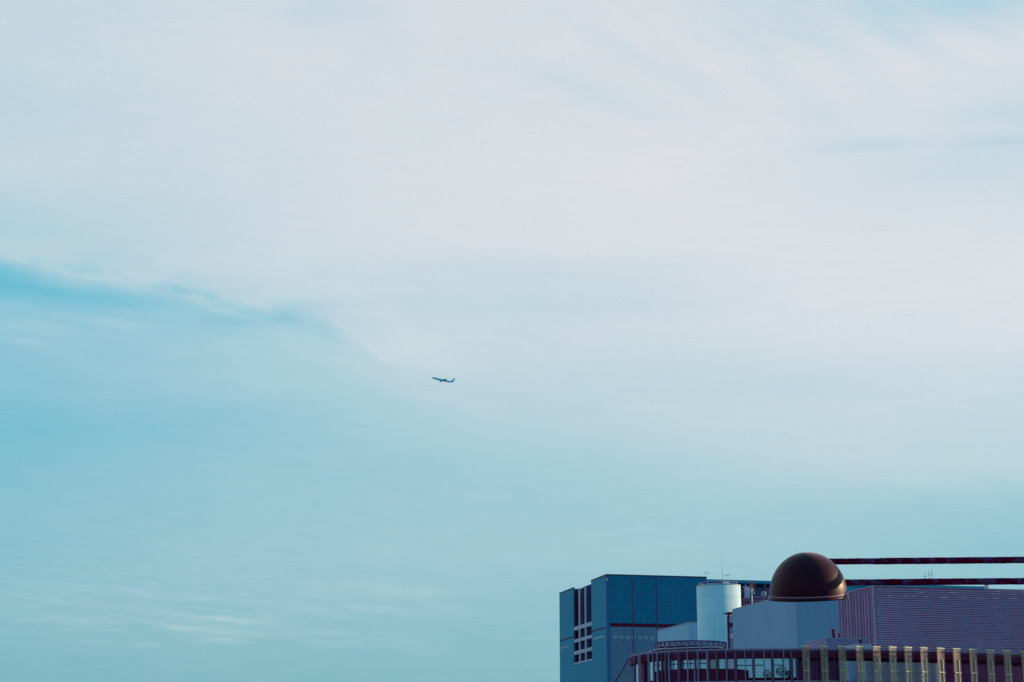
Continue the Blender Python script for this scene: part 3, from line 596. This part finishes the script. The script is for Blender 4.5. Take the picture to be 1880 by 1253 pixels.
# ================================================================ unseen block added right of the frame to shade the outer glass fins
na = R(90 - SUN_AZ); nx = Vector((math.cos(na), math.sin(na), 0)); ny = Vector((-math.sin(na), math.cos(na), 0)); NSH = min(-nx.y * q[0] + nx.x * q[1] for q in PATH) - .55 + .46
npos = nx * 150 + ny * NSH
blocker = thing('shade_block', npos, 'grey block added out of view at the right to shade the curved glass building', 'building', na)
b = MB(); b.box(0, 22, 0, 24, 0, 44); b.build('wall', M['grey_wall'], blocker)
b = MB(); b.box(-.3, 22.3, -.0, 24.3, 44, 44.9); b.build('parapet', M['slab'], blocker)
for fl in range(10):
    for c_ in range(5):
        b = MB(); b.box(-.06, 0, 1.5 + c_ * 4.5, 4.5 + c_ * 4.5, 3 + fl * 4, 5.2 + fl * 4); b.build('window', M['glass_mid'], blocker)

# roof terrace ring and handrail
rc = at(1268, 1180, 210.5); rr = 4.2; zr1 = z_at(rc, Vector((0, -rr, 0)), 1177); zr0 = z_at(rc, Vector((0, -rr, 0)), 1185.5)
ring = thing('terrace_screen', (rc.x, rc.y, HF - .4), 'round violet mesh screen on the curved roof, below the white cylinder', 'screen')
a0, a1 = R(185), R(358); zo = HF - .4
b = MB(); b.lathe([(rr, zr0 - zo), (rr, zr1 - zo), (rr - .06, zr1 - zo), (rr - .06, zr0 - zo)], 48, cap=False, a0=a0, a1=a1); b.build('mesh_panel', M['frame_light'], ring)
b = MB(); b.lathe([(rr - .05, 0), (rr - .05, zr0 - zo), (rr - .2, zr0 - zo), (rr - .2, 0)], 48, cap=False, a0=a0, a1=a1); b.build('base_wall', M['maroon'], ring)
b = MB()
for i in range(17):
    a = a0 + (a1 - a0) * i / 16; b.bar((math.cos(a) * (rr + .05), math.sin(a) * (rr + .05), 0), (math.cos(a) * (rr + .05), math.sin(a) * (rr + .05), zr1 - zo + .05), .045, 5)
b.path([(math.cos(a0 + (a1 - a0) * i / 32) * (rr + .04), math.sin(a0 + (a1 - a0) * i / 32) * (rr + .04), zr1 - zo + .03) for i in range(33)], .05, 5)
b.build('posts', M['recess'], ring)
hr = thing('roof_handrail', (rc.x, rc.y - 1.2, HF - .4), 'pale curved handrail on short posts, running round in front of the violet screen', 'handrail')
hp = [wq(x_, y_, Y_) for x_, y_, Y_ in ((1192, 1197.5, 206.5), (1199, 1194, 205.0), (1207, 1192.4, 204), (1222, 1191.3, 203), (1240, 1190.6, 202.3), (1262, 1189.6, 202), (1285, 1188.8, 202), (1305, 1188.2, 202.3), (1318, 1188.6, 203), (1328, 1190, 204))]
hp = [(p_[0] + org.x - hr.location.x, p_[1] + org.y - hr.location.y, p_[2] - hr.location.z) for p_ in hp]
b = MB(); b.path(hp, .055, 6); b.build('rail', M['pale'], hr)
for p_ in (hp[1], hp[3], hp[4], hp[5], hp[6], hp[7]):
    b = MB(); b.bar((p_[0], p_[1], -.1), (p_[0], p_[1], p_[2] + .22), .055, 6); b.box(p_[0] - .09, p_[0] + .09, p_[1] - .06, p_[1] + .06, p_[2] - .05, p_[2] + .3); b.build('post', M['frame_light'], hr)

# roof houses and vents in front of the violet building
def small(name, px, py, Y_, pl, pr, m, label, cat, cap=None):
    p_, h, w_, d_ = block(px, py, Y_, pl, pr); o = thing(name, (p_.x, p_.y, HF - .45), label, cat, ANG)
    h -= HF - .45; b = MB(); b.box(0, w_, 0, d_, 0, h); b.build('wall', m, o)
    b = MB(); b.box(-.05, w_ + .05, -.05, d_ + .05, h, h + .07); b.build('roof', cap or m, o); return o
small('rooftop_shed', 1517, 1172.6, 222, 1478, 1592, M['frame_light'], 'low violet rooftop shed behind the roof edge, below the two dark vents', 'rooftop shed', M['slab'])
small('rooftop_unit', 1575, 1183.5, 212, 1552, 1601.5, M['slab'], 'small bright pale blue rooftop box beside the violet corner post', 'rooftop unit', M['pale'])
for (px, w_, t, bt, lab) in ((1531, 7.5, 1155.5, 1175, 'taller and wider dark vent standing on the low violet shed'), (1541, 4.5, 1163.5, 1175, 'shorter, thinner dark vent just right of the tall one'), (1580, 6, 1174.5, 1186, 'stubby dark vent above the small pale blue rooftop box'), (1603.5, 4, 1184, 1194, 'slim dark vent right of the small pale blue rooftop box')):
    Y_ = 228 if px < 1560 else 213.5; p_ = at(px, bt, Y_); zt_ = z_at(p_, Vector((0, 0, 0)), t) - p_.z; r_ = w_ / 2 / F * 228
    o = thing('roof_vent', p_, lab, 'vent', 0, 'dark vents on the curved roof')
    b = MB(); b.bar((0, 0, -.3), (0, 0, zt_ - .12), r_ * .82, 14); b.build('pipe', M['maroon'], o); b = MB(); b.lathe([(r_ * .8, zt_ - .2), (r_, zt_ - .12), (r_, zt_ - .03), (r_ * .5, zt_)], 16); b.build('cowl', M['maroon'], o)

# plant on the roof between the cylinder and the lamp
pm = at(1381, 1110, 330)
mast = thing('rooftop_camera_mast', pm, 'white mast with boxy head and slanting stays, between white cylinder and dome lamp', 'mast')
zh = z_at(pm, Vector((0, 0, 0)), 1068.5) - pm.z
b = MB(); b.bar((0, 0, -1), (0, 0, zh - 1.0), .15, 10, .11); b.build('pole', M['pale'], mast)
b = MB(); b.box(-.34, .34, -.3, .3, zh - 1.05, zh); b.box(-.22, .3, -.36, -.3, zh - .9, zh - .3); b.build('head', M['orange'], mast)
b = MB(); b.bar((-1.65, .3, zh - .9), (-.1, 0, zh - 1.9), .07, 6); b.bar((-1.2, .3, zh - .5), (-.3, 0, zh - 1.4), .05, 6); b.bar((.1, 0, zh - 1.0), (.5, .2, zh - 1.8), .05, 6); b.bar((-.5, 0, zh - 2.2), (.6, .2, zh - 2.1), .05, 6); b.build('stay', M['slab'], mast)
b = MB(); b.box(-.16, .2, -.2, .1, zh - 2.6, zh - 2.0); b.build('junction_box', M['slab'], mast)
pd = at(1402, 1091, 332)
dish = thing('satellite_dish', pd, 'grey round dish beside the dome lamp, right of the white mast', 'dish')
b = MB(); prof = [(0.01, -.16), (.25, -.13), (.42, -.06), (.56, .06)]
b.lathe(prof, 24, cap=False); ob = b.build('reflector', M['dish_grey'], dish); ob.rotation_euler = (R(78), 0, R(-20)); so_ = ob.modifiers.new('solid', 'SOLIDIFY'); so_.thickness = .03
b = MB(); b.bar((0, .1, 0), (0, .1, -2.4), .06, 8); b.bar((0, .1, 0), (.5, -.45, .05), .03, 6); b.build('bracket', M['frame'], dish)
b = MB(); b.box(.22, .5, -.3, .2, -.35, .35); b.build('receiver', M['pale'], dish)
pr_ = at(1366, 1110, 336); rail = thing('plant_screen_rail', pr_, 'dark latticed plant rail on the far roof, at the foot of the white mast', 'railing', ANG)
L = reach(pr_, EX, 1452); zt_ = z_at(pr_, Vector((0, 0, 0)), 1096) - pr_.z
b = MB(); b.box(0, L, 0, .1, zt_, zt_ + .09); b.box(0, L, 0, .1, zt_ * .55, zt_ * .55 + .07); b.box(0, L, 0, .1, -.1, 0); b.build('rail', M['frame_light'], rail)
b = MB()
for i in range(int(L / .55)): b.box(i * .55, i * .55 + .09, .01, .09, -.6, zt_); b.bar((i * .55, .05, 0), (i * .55 + .5, .05, zt_ * .55), .03, 5)
b.build('lattice', M['frame_light'], rail)
b = MB(); b.box(0, L, .5, 3, -1, zt_ * .8); b.build('plant_box', M['maroon'], rail)
for (px, w_, h_, m) in ((1372, .5, 2.2, 'glass_mid'), (1392, .6, 1.6, 'coping'), (1410, .5, 1.9, 'recess')):
    p_ = at(px, 1100, 338); b = MB(); b.box(-w_, w_, -.4, .4, -1.5, h_); b.box(-w_ - .08, w_ + .08, -.48, .48, h_, h_ + .12)
    o = b.build('plant_cabinet', M[m]); o.location = p_; tag(o, {1372: 'slate cabinet on the far roof next to the white cylinder', 1392: 'dark blue cabinet on the far roof behind the white mast', 1410: 'violet cabinet on the far roof tucked beside the dome lamp'}[px], 'plant cabinet', 'cabinets on the far roof')

# leaf clusters stand in for trees reflected in the glazing
random.seed(5)
for (px, py, r_, lab, m) in ((1433, 1232, .62, 'round dark leaf cluster for a tree reflected in the curved glazing, right of the brownish one', 'leaf'), (1407, 1237, .5, 'small brownish leaf cluster for a tree reflected in the curved glazing', 'orange'), (1447, 1238, .45, 'small dark leaf cluster for a tree reflected in the curved glazing, next to the dark glass fins', 'leaf')):
    q, d = on_path(px, off=.45); zc_ = zf(py); o = thing('tree_reflection', (q[0], q[1], zf(1249.5)), lab, 'reflected tree', 0, 'leaf clusters for reflected trees')
    b = MB(); b.bar((0, 0, 0), (0, 0, zc_ - zf(1249.5)), .04, 6); b.lathe([(.16, 0), (.22, .3)], 12); b.build('stem', M['maroon'], o)
    b = MB()
    for k in range(260):
        v = Vector((random.gauss(0, 1), random.gauss(0, .45), random.gauss(0, 1))).normalized() * r_ * random.random() ** .4; v.y *= .45
        c_ = v + Vector((0, 0, zc_ - zf(1249.5))); t1 = Vector((random.gauss(0, 1), random.gauss(0, 1), random.gauss(0, 1))).normalized(); t2 = t1.orthogonal().normalized(); s_ = .09
        b.bm.faces.new([b.bm.verts.new(c_ + t1 * s_), b.bm.verts.new(c_ + t2 * s_ * .6), b.bm.verts.new(c_ - t1 * s_), b.bm.verts.new(c_ - t2 * s_ * .6)])
    me_o = b.build('foliage', M[m], o)

# ================================================================ dome lamp on two pipes, in the foreground
YL = 20.0; dc = at(1484.5, 1096, YL); k = (dc - CAM).dot(fwd) / F          # metres per photo pixel at the lamp
ar = 71.0 * k
lamp = thing('dome_street_lamp', (dc.x + 3.9, dc.y, 0), 'dark bronze dome lamp held out on two long mottled pipes, in the foreground', 'street lamp')
lx = dc.x - lamp.location.x
def lamp_part(mb, name, m, **kw):
    o = mb.build(name, m, lamp, **kw); o.location = (lx, 0, dc.z); o.rotation_euler = (R(9.5), R(-2.3), 0); return o
prof = [(ar * 1.0, 3 * k)] + [(ar * .995 * math.cos(t), 5 * k + 76.5 * k * math.sin(t)) for t in np.linspace(0, math.pi / 2 - .004, 48)]
b = MB(); b.lathe(prof, 128, cap=False); sh = lamp_part(b, 'dome_shade', M['bronze'], smooth=True)
ri = lamp_part(MB().lathe([(ar * .97, -4 * k), (ar * 1.02, -4 * k), (ar * 1.03, -3 * k), (ar * 1.03, 1.2 * k), (ar * 1.0, 2.2 * k), (ar * .97, 2.2 * k)], 128, cap=False), 'rim', M['bronze'])
lamp_part(MB().lathe([(ar * 1.0, 2.6 * k), (ar * 1.012, 2.6 * k), (ar * 1.012, 4.2 * k), (ar * 1.0, 4.2 * k)], 128, cap=False), 'trim_ring', M['chrome'])
lamp_part(MB().lathe([(ar * .975, 1.5 * k), (ar * .975, -2.5 * k)], 64), 'diffuser', M['maroon'])
lamp_part(MB().bar((ar * 1.03, -.02, -2 * k), (ar * 1.03, -.02, 4 * k), 1.8 * k, 8).box(ar * .99, ar * 1.05, -.05, .0, -.5 * k, 2.5 * k), 'latch', M['bronze'])
def pipe(py0, py1, px0, name):
    a = at(px0, py0, YL); bb = at(1880, py1, YL - .05); d = (bb - a); L0 = 3.9 - (a.x - dc.x); e = a + d * (L0 / d.x); n, m_ = 16, 320; r_ = 6.1 * k
    b = MB(); rings = []; rnd = random.Random(int(py0)); ph = [rnd.random() * 9 for _ in range(6)]
    for i in range(m_ + 1):
        t = i / m_; c_ = a.lerp(e, t); ring_ = []
        for j in range(n):
            th = 2 * math.pi * j / n
            s_ = t * 60; q = .014 * math.sin(s_ * .9 + ph[0] + 2 * math.sin(th)) + .012 * math.sin(s_ * 2.1 + ph[1] + th * 2) + .010 * math.sin(s_ * 4.3 + ph[2] - th) + .008 * math.sin(s_ * 9 + 3 * th + ph[3]) + rnd.uniform(-.006, .006)
            step = -.07 if t < .16 + .01 * math.sin(th) else .0
            rad = r_ * (1 + q + step); ring_.append(b.bm.verts.new((c_.x - lamp.location.x, c_.y - lamp.location.y + math.cos(th) * rad, c_.z + math.sin(th) * rad)))
        rings.append(ring_)
    for i in range(m_):
        for j in range(n): f = b.bm.faces.new((rings[i][j], rings[i][(j + 1) % n], rings[i + 1][(j + 1) % n], rings[i + 1][j])); f.smooth = True
    b.bm.faces.new(rings[0][::-1]); b.bm.faces.new(rings[-1]); b.build('arm', M['pipe'], lamp)
pipe(1031.5, 1028.5, 1515, 'u'); pipe(1070.0, 1067.5, 1535, 'l')
b = MB(); b.lathe([(.16, 0), (.16, .3), (.10, .36), (.085, dc.z + .9), (.10, dc.z + .92), (.05, dc.z + 1.02)], 24); b.build('pole', M['bronze'], lamp)

# ================================================================ airliner
pl = at(812.8, 698.3, 4700); S = 1.0
air = thing('passenger_airplane', pl, 'small blue passenger jet climbing to the left in the middle of the sky', 'airplane')
air.rotation_euler = (R(6), R(14), R(-4))    # nose points to local -x
Ls = 31.0
fus = [(-Ls, .1), (-Ls + .8, 1.1), (-Ls + 2.5, 2.1), (-Ls + 6, 2.9), (-Ls + 10, 3.05), (12, 3.05), (18, 2.6), (24, 1.7), (29, .8), (31, .3)]
b = MB(); rings = []
for x, r_ in fus:
    zc_ = max(0, (x - 12)) * .06; rings.append([b.bm.verts.new((x, r_ * math.cos(t), zc_ + r_ * math.sin(t))) for t in [2 * math.pi * i / 20 for i in range(20)]])
for r0_, r1_ in zip(rings[:-1], rings[1:]):
    for i in range(20): f = b.bm.faces.new((r0_[i], r0_[(i + 1) % 20], r1_[(i + 1) % 20], r1_[i])); f.smooth = True
b.bm.faces.new(rings[0][::-1]); b.bm.faces.new(rings[-1]); b.build('fuselage', M['plane_body'], air)
def slab_(pts, t): 
    b = MB(); lo = [b.bm.verts.new((p_[0], p_[1], p_[2] - t)) for p_ in pts]; hi = [b.bm.verts.new((p_[0], p_[1], p_[2] + t)) for p_ in pts]; n = len(pts)
    b.bm.faces.new(lo[::-1]); b.bm.faces.new(hi)
    for i in range(n): b.bm.faces.new((lo[i], lo[(i + 1) % n], hi[(i + 1) % n], hi[i]))
    return b
for sgn in (-1, 1):
    slab_([(-9, sgn * 2, -1.6), (3.5, sgn * 2, -1.6), (6.5, sgn * 10, -.9), (15.5, sgn * 29, 2.6), (12.5, sgn * 29.5, 2.7), (-3, sgn * 9, -1)], .35).build('wing', M['plane_dark'], air)
    b = slab_([(23, sgn * .5, 1.2), (28, sgn * .5, 1.2), (31.5, sgn * 9.5, 2.2), (29, sgn * 9.8, 2.2)], .2); b.build('tailplane', M['plane_dark'], air)
    b = MB(); b.bar((-8.5, sgn * 9.6, -3.6), (-3, sgn * 9.6, -3.4), 1.75, 16, 1.2); b.box(-6, 0, sgn * 9.6 - .2, sgn * 9.6 + .2, -2.6, -1); b.build('engine', M['plane_dark'], air)
b = MB(); vv = [(19.5, 2.2), (24, 4.2), (30, 12.2), (33, 12.2), (30.5, 2.2)]
a_ = [b.bm.verts.new((x, -.28, z)) for x, z in vv]; c_ = [b.bm.verts.new((x, .28, z)) for x, z in vv]; b.bm.faces.new(a_); b.bm.faces.new(c_[::-1])
for i in range(5): b.bm.faces.new((a_[i], c_[i], c_[(i + 1) % 5], a_[(i + 1) % 5]))
b.build('tail_fin', M['plane_dark'], air)
